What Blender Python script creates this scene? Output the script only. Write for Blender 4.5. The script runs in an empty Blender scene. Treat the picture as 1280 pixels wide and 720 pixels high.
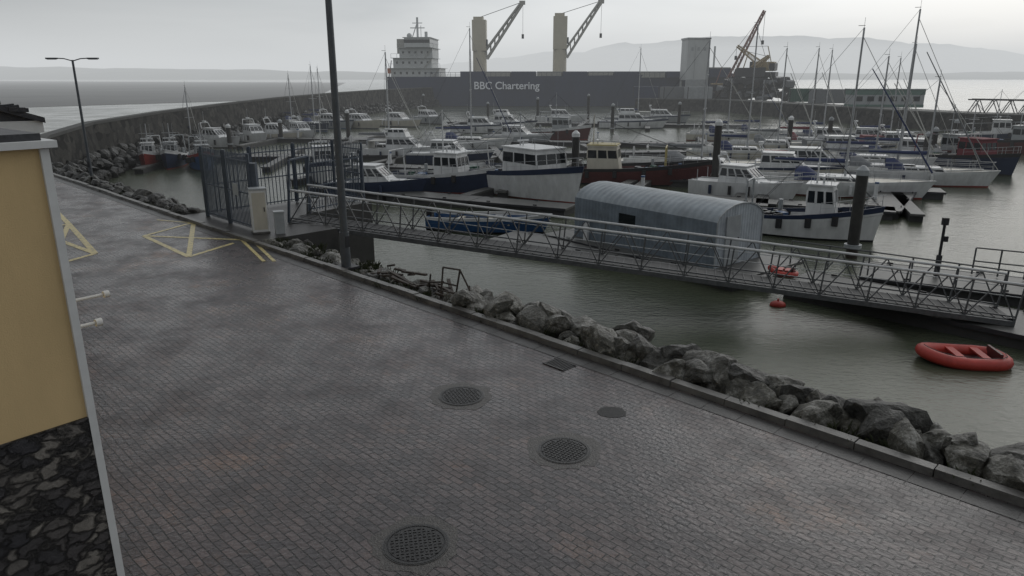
import bpy, math, random
from mathutils import Vector, Matrix, noise
random.seed(7)
R=random.random
def U(a,b): return a+(b-a)*random.random()

# ------------------------------------------------------------------ survey
# camera 5 m above the quay; water 2.6 m below the quay.
F_=900.0; PITCH=math.radians(16.4); CAMZ=5.0; WZ=-2.6
SP,CP=math.sin(PITCH),math.cos(PITCH)
def gp(x,y,z=WZ):
    d=CP*(y-360)+F_*SP; f=F_*CP-SP*(y-360); h=CAMZ-z
    return Vector(((x-640)*h/d, h*f/d, z))
def ztop(Y,y):
    d=CP*(y-360)+F_*SP; f=F_*CP-SP*(y-360)
    return CAMZ-Y*d/f
QU=Vector((-.70711,.70711,0)); QN=Vector((.70711,.70711,0)); Q0=Vector((6.88,6.88,0))
def Q(s,t,z=0): return Q0+QU*s+QN*t+Vector((0,0,z))

# ------------------------------------------------------------------ materials
MATS={}
def mat(name,col,rough=.5,metal=0,var=.25,scale=4,bump=0,bscale=30,spec=.5,col2=None,streak=0):
    if name in MATS: return MATS[name]
    m=bpy.data.materials.new(name); m.use_nodes=True; nt=m.node_tree; N=nt.nodes; Lk=nt.links
    b=N['Principled BSDF']; b.inputs['Roughness'].default_value=rough; b.inputs['Metallic'].default_value=metal
    b.inputs['Specular IOR Level'].default_value=spec
    tc=N.new('ShaderNodeTexCoord'); n=N.new('ShaderNodeTexNoise'); n.inputs['Scale'].default_value=scale; n.inputs['Detail'].default_value=5
    n.inputs['Roughness'].default_value=.65
    if streak:
        mp=N.new('ShaderNodeMapping'); mp.inputs['Scale'].default_value=(1,1,streak); Lk.new(tc.outputs['Object'],mp.inputs['Vector']); Lk.new(mp.outputs['Vector'],n.inputs['Vector'])
    else: Lk.new(tc.outputs['Object'],n.inputs['Vector'])
    r=N.new('ShaderNodeValToRGB'); r.color_ramp.elements[0].position=.3; r.color_ramp.elements[1].position=.7
    c2=col2 if col2 else tuple(c*(1-var) for c in col)
    r.color_ramp.elements[0].color=(*c2,1); r.color_ramp.elements[1].color=(*col,1)
    Lk.new(n.outputs['Fac'],r.inputs['Fac']); Lk.new(r.outputs['Color'],b.inputs['Base Color'])
    if bump:
        n2=N.new('ShaderNodeTexNoise'); n2.inputs['Scale'].default_value=bscale; n2.inputs['Detail'].default_value=6
        Lk.new(tc.outputs['Object'],n2.inputs['Vector'])
        bp=N.new('ShaderNodeBump'); bp.inputs['Strength'].default_value=bump; bp.inputs['Distance'].default_value=.03
        Lk.new(n2.outputs['Fac'],bp.inputs['Height']); Lk.new(bp.outputs['Normal'],b.inputs['Normal'])
    MATS[name]=m; return m

WHITE=mat('gelcoat_white',(.68,.69,.69),.4,var=.3,scale=2,streak=.3)
WHITE2=mat('gelcoat_cream',(.54,.51,.43),.45,var=.25,scale=2,streak=.3)
GREYW=mat('gelcoat_grey',(.35,.37,.38),.45,scale=1.5,var=.3)
NAVY=mat('hull_navy',(.022,.035,.075),.4,scale=2)
BLUE=mat('hull_blue',(.03,.085,.20),.45,scale=2)
REDH=mat('hull_red',(.26,.04,.03),.5,scale=2)
MAROON=mat('hull_maroon',(.10,.028,.028),.45,scale=2)
GREEN=mat('hull_green',(.03,.10,.07),.4,scale=2)
BLACK=mat('black_rubber',(.02,.02,.022),.6)
DARK=mat('dark_steel',(.045,.045,.05),.5,metal=.3)
GLASS=mat('window_glass',(.012,.016,.02),.1,var=.1)
ALU=mat('aluminium_spar',(.42,.43,.44),.45,metal=.3,var=.1)
GALV=mat('galvanised_steel',(.40,.42,.43),.5,metal=.3,var=.35,scale=8)
GALD=mat('weathered_galvanised',(.13,.135,.14),.55,metal=.3,var=.45,scale=8)
RAILW=mat('painted_handrail',(.58,.59,.59),.45,var=.35,scale=3)
TEAK=mat('deck_grey',(.26,.25,.23),.6,scale=3)
CANB=mat('canvas_blue',(.03,.045,.12),.8)
CANG=mat('canvas_grey',(.19,.20,.21),.8)
CANW=mat('sail_white',(.50,.50,.47),.7)
CANR=mat('canvas_red',(.18,.035,.045),.8)
ORANGE=mat('orange_plastic',(.50,.13,.05),.5,var=.2)
RIBRED=mat('dinghy_red',(.50,.055,.04),.5,var=.4,scale=2.5)
YEL=mat('painted_yellow',(.42,.35,.14),.5)
RUST=mat('rusty_steel',(.05,.038,.03),.7,var=.5,bump=.4)
PONT=mat('pontoon_deck',(.11,.11,.104),.5,var=.45,scale=2)
GRATE=mat('gangway_grating',(.05,.05,.05),.65,var=.4,scale=4)
FLOAT=mat('pontoon_float',(.05,.05,.05),.7)
CONC=mat('concrete',(.15,.145,.135),.4,var=.6,scale=3,bump=.3,bscale=25)
CONCD=mat('concrete_wet_dark',(.05,.048,.046),.4,var=.45,scale=2,bump=.3)
SOIL=mat('wet_soil',(.028,.026,.022),.7,var=.5,bump=.8,bscale=12)
IRON=mat('cast_iron',(.028,.027,.027),.4,metal=.3,var=.4,scale=12,bump=.3,bscale=60)
IVORY=mat('crane_cream',(.50,.46,.36),.5,var=.15,scale=.3)
SHIPB=mat('ship_hull_blue',(.025,.038,.085),.55,var=.35,scale=.25,streak=.3)
SHIPW=mat('ship_white',(.48,.50,.50),.5,var=.2,scale=.4,streak=.3)
SHIPR=mat('ship_boot_red',(.10,.045,.04),.6)
LETTER=mat('ship_lettering',(.78,.80,.84),.5,var=.05)
JIBG=mat('jib_grey',(.34,.34,.31),.5,var=.15)

# ------------------------------------------------------------------ mesh builder
class MB:
    def __init__(s): s.v=[]; s.f=[]; s.m=[]; s.slots=[]; s.sm=[]
    def mi(s,m):
        if m not in s.slots: s.slots.append(m)
        return s.slots.index(m)
    def add(s,vs,fs,m,smooth=False):
        o=len(s.v); s.v+= [tuple(v) for v in vs]; k=s.mi(m)
        for f in fs: s.f.append([o+i for i in f]); s.m.append(k); s.sm.append(smooth)
    def box(s,c,d,m,rz=0,ry=0):
        M=Matrix.Rotation(rz,3,'Z')@Matrix.Rotation(ry,3,'Y'); c=Vector(c); vs=[]
        for z in(-.5,.5):
            for x,y in((-.5,-.5),(.5,-.5),(.5,.5),(-.5,.5)):
                vs.append(c+M@Vector((x*d[0],y*d[1],z*d[2])))
        s.add(vs,[(3,2,1,0),(4,5,6,7),(0,1,5,4),(1,2,6,5),(2,3,7,6),(3,0,4,7)],m)
    def beam(s,p,q,r,m,n=6,r2=None):
        p=Vector(p);q=Vector(q);d=q-p
        if d.length<1e-5:return
        r2=r if r2 is None else r2
        a=d.normalized(); u=a.cross(Vector((0,0,1)))
        if u.length<.01:u=Vector((1,0,0))
        u.normalize(); w=a.cross(u); vs=[]
        for i in range(n):
            t=2*math.pi*(i+.5)/n; o=u*math.cos(t)+w*math.sin(t); vs.append(p+o*r)
        for i in range(n):
            t=2*math.pi*(i+.5)/n; o=u*math.cos(t)+w*math.sin(t); vs.append(q+o*r2)
        fs=[(i,(i+1)%n,n+(i+1)%n,n+i) for i in range(n)]
        s.add(vs,fs,m,n>6); s.add(vs[:n],[tuple(range(n))],m); s.add(vs[n:],[tuple(reversed(range(n)))],m)
    def path(s,pts,r,m,n=6):
        for a,b in zip(pts,pts[1:]): s.beam(a,b,r,m,n)
    def prism(s,poly,z0,z1,m):
        n=len(poly); vs=[(p[0],p[1],z0) for p in poly]+[(p[0],p[1],z1) for p in poly]
        s.add(vs,[tuple(reversed(range(n))),tuple(range(n,2*n))]+[(i,(i+1)%n,n+(i+1)%n,n+i) for i in range(n)],m)
    def quad(s,pts,m): s.add(pts,[tuple(range(len(pts)))],m)
    def ball(s,c,r,m,k=(1,1,1),nu=10,nv=6):
        vs=[];fs=[]
        for j in range(nv+1):
            ph=math.pi*j/nv
            for i in range(nu):
                th=2*math.pi*i/nu; vs.append((c[0]+r*k[0]*math.sin(ph)*math.cos(th),c[1]+r*k[1]*math.sin(ph)*math.sin(th),c[2]+r*k[2]*math.cos(ph)))
        for j in range(nv):
            for i in range(nu): fs.append((j*nu+i,(j+1)*nu+i,(j+1)*nu+(i+1)%nu,j*nu+(i+1)%nu))
        s.add(vs,fs,m,True)
    def build(s,name,loc=(0,0,0),rz=0,parent=None,rx=0,ry=0):
        me=bpy.data.meshes.new(name); me.from_pydata(s.v,[],s.f); 
        for m in s.slots: me.materials.append(m)
        me.polygons.foreach_set('material_index',s.m); me.polygons.foreach_set('use_smooth',s.sm); me.update()
        o=bpy.data.objects.new(name,me); bpy.context.scene.collection.objects.link(o)
        o.location=loc; o.rotation_euler=(rx,ry,rz)
        if parent:o.parent=parent
        return o
def empty(name,loc=(0,0,0),rz=0):
    e=bpy.data.objects.new(name,None); bpy.context.scene.collection.objects.link(e); e.location=loc; e.rotation_euler=(0,0,rz); e.empty_display_size=.2; return e

# ------------------------------------------------------------------ surfaces
def water_mat():
    m=bpy.data.materials.new('harbour_water'); m.use_nodes=True; nt=m.node_tree;N=nt.nodes;L=nt.links;b=N['Principled BSDF']
    b.inputs['Roughness'].default_value=.2; b.inputs['IOR'].default_value=1.33
    g=N.new('ShaderNodeNewGeometry'); 
    n=N.new('ShaderNodeTexNoise');n.inputs['Scale'].default_value=.12;n.inputs['Detail'].default_value=6;n.inputs['Roughness'].default_value=.6;L.new(g.outputs['Position'],n.inputs['Vector'])
    r=N.new('ShaderNodeValToRGB');r.color_ramp.elements[0].position=.3;r.color_ramp.elements[1].position=.7
    r.color_ramp.elements[0].color=(.052,.064,.043,1);r.color_ramp.elements[1].color=(.085,.092,.064,1)
    L.new(n.outputs['Fac'],r.inputs['Fac']);L.new(r.outputs['Color'],b.inputs['Base Color'])
    nr=N.new('ShaderNodeTexNoise');nr.inputs['Scale'].default_value=.15;nr.inputs['Detail'].default_value=5;L.new(g.outputs['Position'],nr.inputs['Vector'])
    mr=N.new('ShaderNodeMapRange');mr.inputs[1].default_value=.35;mr.inputs[2].default_value=.65;mr.inputs[3].default_value=.10;mr.inputs[4].default_value=.24;L.new(nr.outputs['Fac'],mr.inputs[0]);L.new(mr.outputs[0],b.inputs['Roughness'])
    n1=N.new('ShaderNodeTexNoise');n1.inputs['Scale'].default_value=4.5;n1.inputs['Detail'].default_value=6;n1.inputs['Roughness'].default_value=.6
    n2=N.new('ShaderNodeTexNoise');n2.inputs['Scale'].default_value=.9;n2.inputs['Detail'].default_value=3
    mp=N.new('ShaderNodeMapping');mp.inputs['Scale'].default_value=(.8,1.4,1);mp.inputs['Rotation'].default_value=(0,0,.4)
    L.new(g.outputs['Position'],mp.inputs['Vector']);L.new(mp.outputs['Vector'],n1.inputs['Vector']);L.new(mp.outputs['Vector'],n2.inputs['Vector'])
    b1=N.new('ShaderNodeBump');b1.inputs['Strength'].default_value=.6;b1.inputs['Distance'].default_value=.045;L.new(n1.outputs['Fac'],b1.inputs['Height'])
    b2=N.new('ShaderNodeBump');b2.inputs['Strength'].default_value=.35;b2.inputs['Distance'].default_value=.07;L.new(n2.outputs['Fac'],b2.inputs['Height']);L.new(b1.outputs['Normal'],b2.inputs['Normal'])
    L.new(b2.outputs['Normal'],b.inputs['Normal']); return m
mb=MB(); WM=water_mat(); S=7000
mb.quad([(-S,-60,WZ),(S,-60,WZ),(S,S,WZ),(-S,S,WZ)],WM); mb.build('water')

def pave_mat():
    m=bpy.data.materials.new('wet_block_paving'); m.use_nodes=True; nt=m.node_tree;N=nt.nodes;L=nt.links;b=N['Principled BSDF']
    tc=N.new('ShaderNodeTexCoord'); mp=N.new('ShaderNodeMapping'); mp.inputs['Rotation'].default_value=(0,0,math.radians(45))
    nd=N.new('ShaderNodeTexNoise');nd.inputs['Scale'].default_value=.8;nd.inputs['Detail'].default_value=2;L.new(tc.outputs['Object'],nd.inputs['Vector'])
    md=N.new('ShaderNodeMix');md.data_type='RGBA';md.blend_type='LINEAR_LIGHT';md.inputs[0].default_value=.06;L.new(tc.outputs['Object'],md.inputs[6]);L.new(nd.outputs['Color'],md.inputs[7])
    L.new(md.outputs[2],mp.inputs['Vector'])
    br=N.new('ShaderNodeTexBrick'); br.inputs['Scale'].default_value=1; br.inputs['Brick Width'].default_value=.21; br.inputs['Row Height'].default_value=.105
    br.inputs['Mortar Size'].default_value=.008; br.inputs['Mortar Smooth'].default_value=.3; br.inputs['Bias'].default_value=-.1
    br.inputs['Color1'].default_value=(.096,.075,.072,1); br.inputs['Color2'].default_value=(.042,.037,.039,1); br.inputs['Mortar'].default_value=(.006,.0055,.005,1)
    L.new(mp.outputs['Vector'],br.inputs['Vector'])
    n=N.new('ShaderNodeTexNoise');n.inputs['Scale'].default_value=.42;n.inputs['Detail'].default_value=8;n.inputs['Roughness'].default_value=.72;L.new(tc.outputs['Object'],n.inputs['Vector'])
    r=N.new('ShaderNodeValToRGB'); e=r.color_ramp.elements; e[0].position=.34;e[0].color=(.55,.56,.60,1);e[1].position=.70;e[1].color=(1.9,1.35,.9,1)
    x=e.new(.56);x.color=(.98,.96,.97,1)
    L.new(n.outputs['Fac'],r.inputs['Fac'])
    mx=N.new('ShaderNodeMix');mx.data_type='RGBA';mx.blend_type='MULTIPLY';mx.inputs[0].default_value=1
    L.new(br.outputs['Color'],mx.inputs[6]);L.new(r.outputs['Color'],mx.inputs[7])
    n5=N.new('ShaderNodeTexNoise');n5.inputs['Scale'].default_value=28;n5.inputs['Detail'].default_value=6;n5.inputs['Roughness'].default_value=.8;L.new(tc.outputs['Object'],n5.inputs['Vector'])
    r5=N.new('ShaderNodeMapRange');r5.inputs[1].default_value=.3;r5.inputs[2].default_value=.7;r5.inputs[3].default_value=.45;r5.inputs[4].default_value=1.6;L.new(n5.outputs['Fac'],r5.inputs[0])
    m5=N.new('ShaderNodeMix');m5.data_type='RGBA';m5.blend_type='MULTIPLY';m5.inputs[0].default_value=.8;L.new(mx.outputs[2],m5.inputs[6]);L.new(r5.outputs[0],m5.inputs[7]);L.new(m5.outputs[2],b.inputs['Base Color'])
    n3=N.new('ShaderNodeTexNoise');n3.inputs['Scale'].default_value=.8;n3.inputs['Detail'].default_value=9;n3.inputs['Roughness'].default_value=.75;L.new(tc.outputs['Object'],n3.inputs['Vector'])
    rr=N.new('ShaderNodeMapRange');rr.inputs[1].default_value=.38;rr.inputs[2].default_value=.62;rr.inputs[3].default_value=.15;rr.inputs[4].default_value=.46
    L.new(n3.outputs['Fac'],rr.inputs[0]);L.new(rr.outputs[0],b.inputs['Roughness'])
    n4=N.new('ShaderNodeTexNoise');n4.inputs['Scale'].default_value=16;n4.inputs['Detail'].default_value=6;L.new(tc.outputs['Object'],n4.inputs['Vector'])
    b0=N.new('ShaderNodeBump');b0.inputs['Strength'].default_value=.6;b0.inputs['Distance'].default_value=.02;L.new(n4.outputs['Fac'],b0.inputs['Height'])
    bp=N.new('ShaderNodeBump');bp.invert=True;bp.inputs['Strength'].default_value=1;bp.inputs['Distance'].default_value=.012;L.new(br.outputs['Fac'],bp.inputs['Height']);L.new(b0.outputs['Normal'],bp.inputs['Normal'])
    L.new(bp.outputs['Normal'],b.inputs['Normal']); return m
mb=MB(); PM=pave_mat()
mb.quad([Q(-60,0),Q(54.5,0),Q(54.5,-18),(-75,55,0),(-75,-60,0),(45,-60,0)],PM); mb.build('paved_quay_road')

# kerb, channel, revetment
mb=MB()
def qbox(mb,s0,s1,t0,t1,z0,z1,m):
    mb.prism([Q(s0,t0),Q(s1,t0),Q(s1,t1),Q(s0,t1)][::-1],z0,z1,m)
s=-20.
while s<54:
    j=U(-.015,.015); qbox(mb,s,s+.985,.0+j,.17+j,-.4,.11+U(-.015,.015),CONC); s+=1.0
mb.build('kerb')
mb=MB()
s=-20.
while s<54:
    qbox(mb,s,s+.59,-.36,-.04,0.003,.006,CONCD); s+=.6
mb.build('drainage_channel')
mb=MB()
mb.quad([Q(-40,.17,-.05),Q(54.5,.17,-.05),Q(54.5,.9,-.3),Q(-40,.9,-.3)][::-1],SOIL)
mb.quad([Q(-40,.9,-.3),Q(54.5,.9,-.3),Q(54.5,4.2,-3.2),Q(-40,4.2,-3.2)][::-1],SOIL)
mb.build('revetment_bank')

def rock_mat(name,k):
    m=bpy.data.materials.new(name); m.use_nodes=True; nt=m.node_tree;N=nt.nodes;L=nt.links;b=N['Principled BSDF']
    b.inputs['Roughness'].default_value=.42
    g=N.new('ShaderNodeNewGeometry'); n=N.new('ShaderNodeTexNoise');n.inputs['Scale'].default_value=3.4;n.inputs['Detail'].default_value=10;n.inputs['Roughness'].default_value=.8
    L.new(g.outputs['Position'],n.inputs['Vector'])
    r=N.new('ShaderNodeValToRGB');e=r.color_ramp.elements;e[0].position=.38;e[0].color=(.020*k,.019*k,.014*k,1);e[1].position=.66;e[1].color=(.38*k,.375*k,.35*k,1);x=e.new(.51);x.color=(.085*k,.082*k,.066*k,1)
    L.new(n.outputs['Fac'],r.inputs['Fac'])
    sx=N.new('ShaderNodeSeparateXYZ');L.new(g.outputs['Position'],sx.inputs[0])
    mr=N.new('ShaderNodeMapRange');mr.inputs[1].default_value=-1.9;mr.inputs[2].default_value=-.35;mr.inputs[3].default_value=.22;mr.inputs[4].default_value=1;L.new(sx.outputs['Z'],mr.inputs[0])
    ri=N.new('ShaderNodeMath');ri.operation='MULTIPLY'
    rr=N.new('ShaderNodeMapRange');rr.inputs[3].default_value=.3;rr.inputs[4].default_value=1.3;L.new(g.outputs['Random Per Island'],rr.inputs[0])
    L.new(rr.outputs[0],ri.inputs[0]);L.new(mr.outputs[0],ri.inputs[1])
    mx=N.new('ShaderNodeMix');mx.data_type='RGBA';mx.blend_type='MULTIPLY';mx.inputs[0].default_value=1
    L.new(r.outputs['Color'],mx.inputs[6]);L.new(ri.outputs[0],mx.inputs[7]);L.new(mx.outputs[2],b.inputs['Base Color'])
    n2=N.new('ShaderNodeTexNoise');n2.inputs['Scale'].default_value=11;n2.inputs['Detail'].default_value=9;n2.inputs['Roughness'].default_value=.65;L.new(g.outputs['Position'],n2.inputs['Vector'])
    bp=N.new('ShaderNodeBump');bp.inputs['Strength'].default_value=1;bp.inputs['Distance'].default_value=.09;L.new(n2.outputs['Fac'],bp.inputs['Height']);L.new(bp.outputs['Normal'],b.inputs['Normal'])
    return m
RM=rock_mat('limestone_boulder',.95); RMD=rock_mat('dark_boulder',.34)
import bmesh
def ico(sub):
    bm=bmesh.new(); bmesh.ops.create_icosphere(bm,subdivisions=sub,radius=1); bm.verts.ensure_lookup_table()
    v=[x.co.copy() for x in bm.verts]; f=[tuple(q.index for q in p.verts) for p in bm.faces]; bm.free(); return v,f
ICO={1:ico(1),2:ico(2),3:ico(3)}
def rock(mb,c,r,sub,m=RM):
    V,Fc=ICO[sub]
    pl=[]
    for i in range(10):
        n=Vector((U(-1,1),U(-1,1),U(-1,1))).normalized(); pl.append((n,U(.48,.88)))
    M=Matrix.Rotation(U(0,6.3),3,'Z')@Matrix.Rotation(U(0,6.3),3,'X'); k=Vector((U(.8,1.4),U(.8,1.2),U(.6,1.0))); off=Vector((R()*50,R()*50,R()*50)); out=[]
    for v in V:
        p=v.copy()
        for n,h in pl:
            d=p.dot(n)
            if d>h:p=p-n*(d-h)*.92
        p=p*(1+.2*noise.noise(p*2.5+off)+.09*noise.noise(p*7+off))
        p=M@Vector((p.x*k.x,p.y*k.y,p.z*k.z)); out.append(c+p*r*1.2)
    mb.add(out,Fc,m,False)
mb=MB()
t=.44; row=0
while t<4.0:
    s=-8.
    while s<53:
        r=.27*U(.42,1.5)
        if 21.3<s<27.7: s+=.6; continue
        z=.07-max(0,(t-.9))*.75
        if 12.5<s<21.3: z-=.24; r*=.8
        if s>27: r*=.85; z-=.12
        rock(mb,Q(s,t+.35*r+U(-.1,.15),z-.15*r+U(-.12,.12)),r,3 if s<8 and t<1.6 else 2, RM if s<27 else RMD)
        s+=max(r,.17)*U(1.1,1.7)
    t+=.36; row+=1
mb.build('rock_armour')

# ------------------------------------------------------------------ painted markings & covers
def paint_mat():
    m=mat('worn_yellow_paint',(.52,.43,.18),.4,var=.1)
    nt=m.node_tree; r=[n for n in nt.nodes if n.type=='VALTORGB'][0]; n=[n for n in nt.nodes if n.type=='TEX_NOISE'][0]; n.inputs['Scale'].default_value=9
    r.color_ramp.elements[0].position=.36; r.color_ramp.elements[1].position=.5; r.color_ramp.elements[0].color=(.17,.145,.09,1); return m
PY=paint_mat()
def strip(mb,a,b,w,z=.005):
    a=Vector(a);b=Vector(b);a.z=b.z=z; d=(b-a).normalized(); n=Vector((-d.y,d.x,0))*w/2; mb.quad([a-n,b-n,b+n,a+n],PY)
def G(x,y): return gp(x,y,0)
mb=MB(); A,B,C,D=G(180,295),G(236,321),G(305,300),G(242,278)
for i,(a,b) in enumerate(((A,B),(B,C),(C,D),(D,A),(A,C),(B,D))): strip(mb,a,b,.15,.005+.0006*i)
mb.build('hatched_road_marking')
mb=MB(); A,B,C,D,E=G(40,288),G(62,333),G(119,317),G(86,280),G(64,258)
for i,(a,b) in enumerate(((A,B),(B,C),(C,D),(D,A),(A,C),(B,D),(D,E))): strip(mb,a,b,.17,.005+.0006*i)
mb.build('hatched_road_marking')
mb=MB(); 
strip(mb,G(196,275),G(256,280),.1,.0084); strip(mb,G(256,280),G(302,300),.1,.0088)
for dx in(0,13):
    strip(mb,G(302+dx,300),G(330+dx,327),.1,.0096)
mb.build('double_yellow_lines')
PATCH=mat('asphalt_patch',(.028,.028,.028),.55,var=.3,scale=20,bump=.4,bscale=90,spec=.3)
FRAME=mat('cover_surround',(.08,.072,.066),.45,var=.65,scale=14,bump=.5,bscale=40)
def manhole(px,py,rot):
    mb=MB(); n=40; r=.36
    m_=26; poly=[(1.42*r*math.cos(a+rot)*U(.86,1.14),1.42*r*math.sin(a+rot)*U(.86,1.14)) for a in [i*2*math.pi/m_ for i in range(m_)]]
    mb.add([(p[0],p[1],.003) for p in poly],[tuple(range(m_))],FRAME)
    def ring(r0,r1,z,m):
        vs=[(r0*math.cos(2*math.pi*i/n),r0*math.sin(2*math.pi*i/n),z) for i in range(n)]+[(r1*math.cos(2*math.pi*i/n),r1*math.sin(2*math.pi*i/n),z) for i in range(n)]
        mb.add(vs,[(i,n+i,n+(i+1)%n,(i+1)%n) for i in range(n)],m)
    ring(r*.9,r,.012,IRON); ring(r,r*1.04,.008,CONCD)
    mb.add([(r*.9*math.cos(2*math.pi*i/n),r*.9*math.sin(2*math.pi*i/n),.005) for i in range(n)],[tuple(range(n))],BLACK)
    ring(0.001,r*.86,.009,IRON)
    for i in range(-6,7):
        for j in range(-6,7):
            x,y=i*.052,j*.052
            if x*x+y*y<(.82*r)**2: mb.box((x,y,.012),(.036,.022,.008),IRON,rz=(math.pi/2 if (i+j)%2 else 0))
    mb.build('manhole_cover',gp(px,py,0),rot)
manhole(577,495,.4);manhole(705,563,.9);manhole(520,680,.2)
mb=MB(); mb.add([(.22*math.cos(i*.628)*U(.85,1.1),.22*math.sin(i*.628)*U(.85,1.1),.004) for i in range(10)],[tuple(range(10))],PATCH); mb.build('asphalt_patch',G(765,515))
mb=MB(); mb.box((0,0,.005),(.5,.32,.006),BLACK)
for i in range(9): mb.box((-.2+i*.05,0,.012),(.022,.3,.012),IRON)
mb.box((0,.16,.012),(.5,.03,.014),IRON);mb.box((0,-.16,.012),(.5,.03,.014),IRON)
mb.build('drain_grate',G(699,456),math.radians(-45))

# ------------------------------------------------------------------ buildings
def stone_mat():
    m=bpy.data.materials.new('rubble_stone'); m.use_nodes=True; nt=m.node_tree;N=nt.nodes;L=nt.links;b=N['Principled BSDF'];b.inputs['Roughness'].default_value=.5
    tc=N.new('ShaderNodeTexCoord'); mp=N.new('ShaderNodeMapping'); mp.inputs['Scale'].default_value=(1,1,1.6);L.new(tc.outputs['Object'],mp.inputs['Vector'])
    n=N.new('ShaderNodeTexNoise');n.inputs['Scale'].default_value=5;n.inputs['Detail'].default_value=5;L.new(mp.outputs['Vector'],n.inputs['Vector'])
    mv=N.new('ShaderNodeMix');mv.data_type='RGBA';mv.inputs[0].default_value=.28;L.new(mp.outputs['Vector'],mv.inputs[6]);L.new(n.outputs['Color'],mv.inputs[7])
    v=N.new('ShaderNodeTexVoronoi');v.inputs['Scale'].default_value=7;L.new(mv.outputs[2],v.inputs['Vector'])
    ve=N.new('ShaderNodeTexVoronoi');ve.feature='DISTANCE_TO_EDGE';ve.inputs['Scale'].default_value=7;L.new(mv.outputs[2],ve.inputs['Vector'])
    hs=N.new('ShaderNodeSeparateColor');L.new(v.outputs['Color'],hs.inputs[0])
    r=N.new('ShaderNodeValToRGB');e=r.color_ramp.elements;e[0].color=(.03,.03,.036,1);e[1].color=(.26,.24,.21,1);x=e.new(.6);x.color=(.085,.078,.075,1);L.new(hs.outputs[0],r.inputs['Fac'])
    n2=N.new('ShaderNodeTexNoise');n2.inputs['Scale'].default_value=16;n2.inputs['Detail'].default_value=9;n2.inputs['Roughness'].default_value=.75;L.new(tc.outputs['Object'],n2.inputs['Vector'])
    m1=N.new('ShaderNodeMix');m1.data_type='RGBA';m1.blend_type='OVERLAY';m1.inputs[0].default_value=1;L.new(r.outputs['Color'],m1.inputs[6]);L.new(n2.outputs['Fac'],m1.inputs[7])
    er=N.new('ShaderNodeMapRange');er.inputs[1].default_value=0;er.inputs[2].default_value=.16;L.new(ve.outputs['Distance'],er.inputs[0])
    m2=N.new('ShaderNodeMix');m2.data_type='RGBA';m2.inputs[6].default_value=(.022,.021,.02,1);L.new(er.outputs[0],m2.inputs[0]);L.new(m1.outputs[2],m2.inputs[7]);L.new(m2.outputs[2],b.inputs['Base Color'])
    bp=N.new('ShaderNodeBump');bp.inputs['Distance'].default_value=.1;L.new(er.outputs[0],bp.inputs['Height'])
    b2=N.new('ShaderNodeBump');b2.inputs['Distance'].default_value=.05;L.new(n2.outputs['Fac'],b2.inputs['Height']);L.new(bp.outputs['Normal'],b2.inputs['Normal']);L.new(b2.outputs['Normal'],b.inputs['Normal'])
    return m
STONE=stone_mat()
RENDY=mat('ochre_render',(.64,.47,.24),.75,var=.16,scale=1.6,bump=.15,bscale=80,streak=.3)
RENDW=mat('pale_render',(.45,.42,.31),.7,var=.15,scale=1.5,bump=.1,bscale=60)
TRIMW=mat('white_trim',(.66,.67,.66),.45,var=.15)
SLATE=mat('slate_roof',(.045,.046,.052),.5,var=.4,scale=6,bump=.5,bscale=12)
h=empty('harbour_building',(-4.05,6.3,0),math.radians(50.3))
mb=MB(); mb.box((-4.5,4.5,2.21),(9,9,4.42),RENDY); mb.build('walls',parent=h)
mb=MB(); mb.box((-4.52,4.47,.935),(9.0,9.0,1.87),STONE); mb.build('stone_plinth',parent=h)
mb=MB(); mb.box((.0,.0,2.2),(.07,.07,4.40),TRIMW); mb.box((-4.46,4.46,4.44),(9.1,9.1,.06),TRIMW); mb.build('corner_trim_and_fascia',parent=h)
mb=MB(); mb.box((-4.5,4.5,4.5),(9,9,.06),SLATE); mb.build('roof',parent=h)
for (ly,z,l) in((.45,2.62,.36),(1.5,2.6,.85)):
    mb=MB(); mb.beam((0.0,ly,z),(l,ly,z),.018,TRIMW,8); mb.beam((0.01,ly,z-.05),(0.01,ly,z+.05),.04,TRIMW,8); mb.beam((l-.03,ly,z),(l+.03,ly,z),.04,TRIMW,8)
    mb.beam((.02,ly,z-.12),(l*.6,ly,z),.012,TRIMW)
    mb.build('wall_bracket',parent=h)
c=gp(80,335,0); h=empty('dock_office',c,math.radians(39.7))
EA=3.9; RG=5.3
mb=MB(); mb.box((-4,4,EA/2),(8,8,EA),RENDW); 
mb.add([(-8,0,EA),(0,0,EA),(-4,0,RG),(-8,8,EA),(0,8,EA),(-4,8,RG)],[(0,1,2),(5,4,3)],SLATE); mb.build('walls',parent=h)
mb=MB()
for sg in(0,1):
    x0=.15 if sg else -8.15; z0=EA-.15*(RG-EA)/4
    vs=[(x0,-.2,z0),(-4,-.2,RG+.02),(-4,8.3,RG+.02),(x0,8.3,z0)]; vs+=[(a,b,c2+.14) for a,b,c2 in vs]
    mb.add(vs,[(0,1,2,3),(7,6,5,4),(0,4,5,1),(1,5,6,2),(2,6,7,3),(3,7,4,0)],SLATE)
for i in range(24):
    xx=U(-7,-.3); zz=EA+(4-abs(xx+4))*(RG-EA)/4+.16
    mb.box((xx,U(-.15,.3),zz),(.35,.25,.1),SLATE,ry=U(-.2,.2))
mb.build('roof',parent=h)
mb=MB(); mb.box((-4,-.06,EA-.14),(8.2,.1,.3),TRIMW); mb.build('fascia_board',parent=h)
mb=MB(); mb.box((-.5,-.02,1.05),(.9,.05,2.1),BLACK); mb.box((-.5,-.03,2.16),(1.05,.06,.1),TRIMW); mb.build('door',parent=h)
mb=MB(); mb.box((-3,-.02,1.6),(1.3,.05,1.2),GLASS); mb.box((-3,-.03,.97),(1.45,.1,.06),TRIMW); mb.box((-3,-.04,1.6),(.06,.05,1.2),TRIMW); mb.build('window',parent=h)

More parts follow.
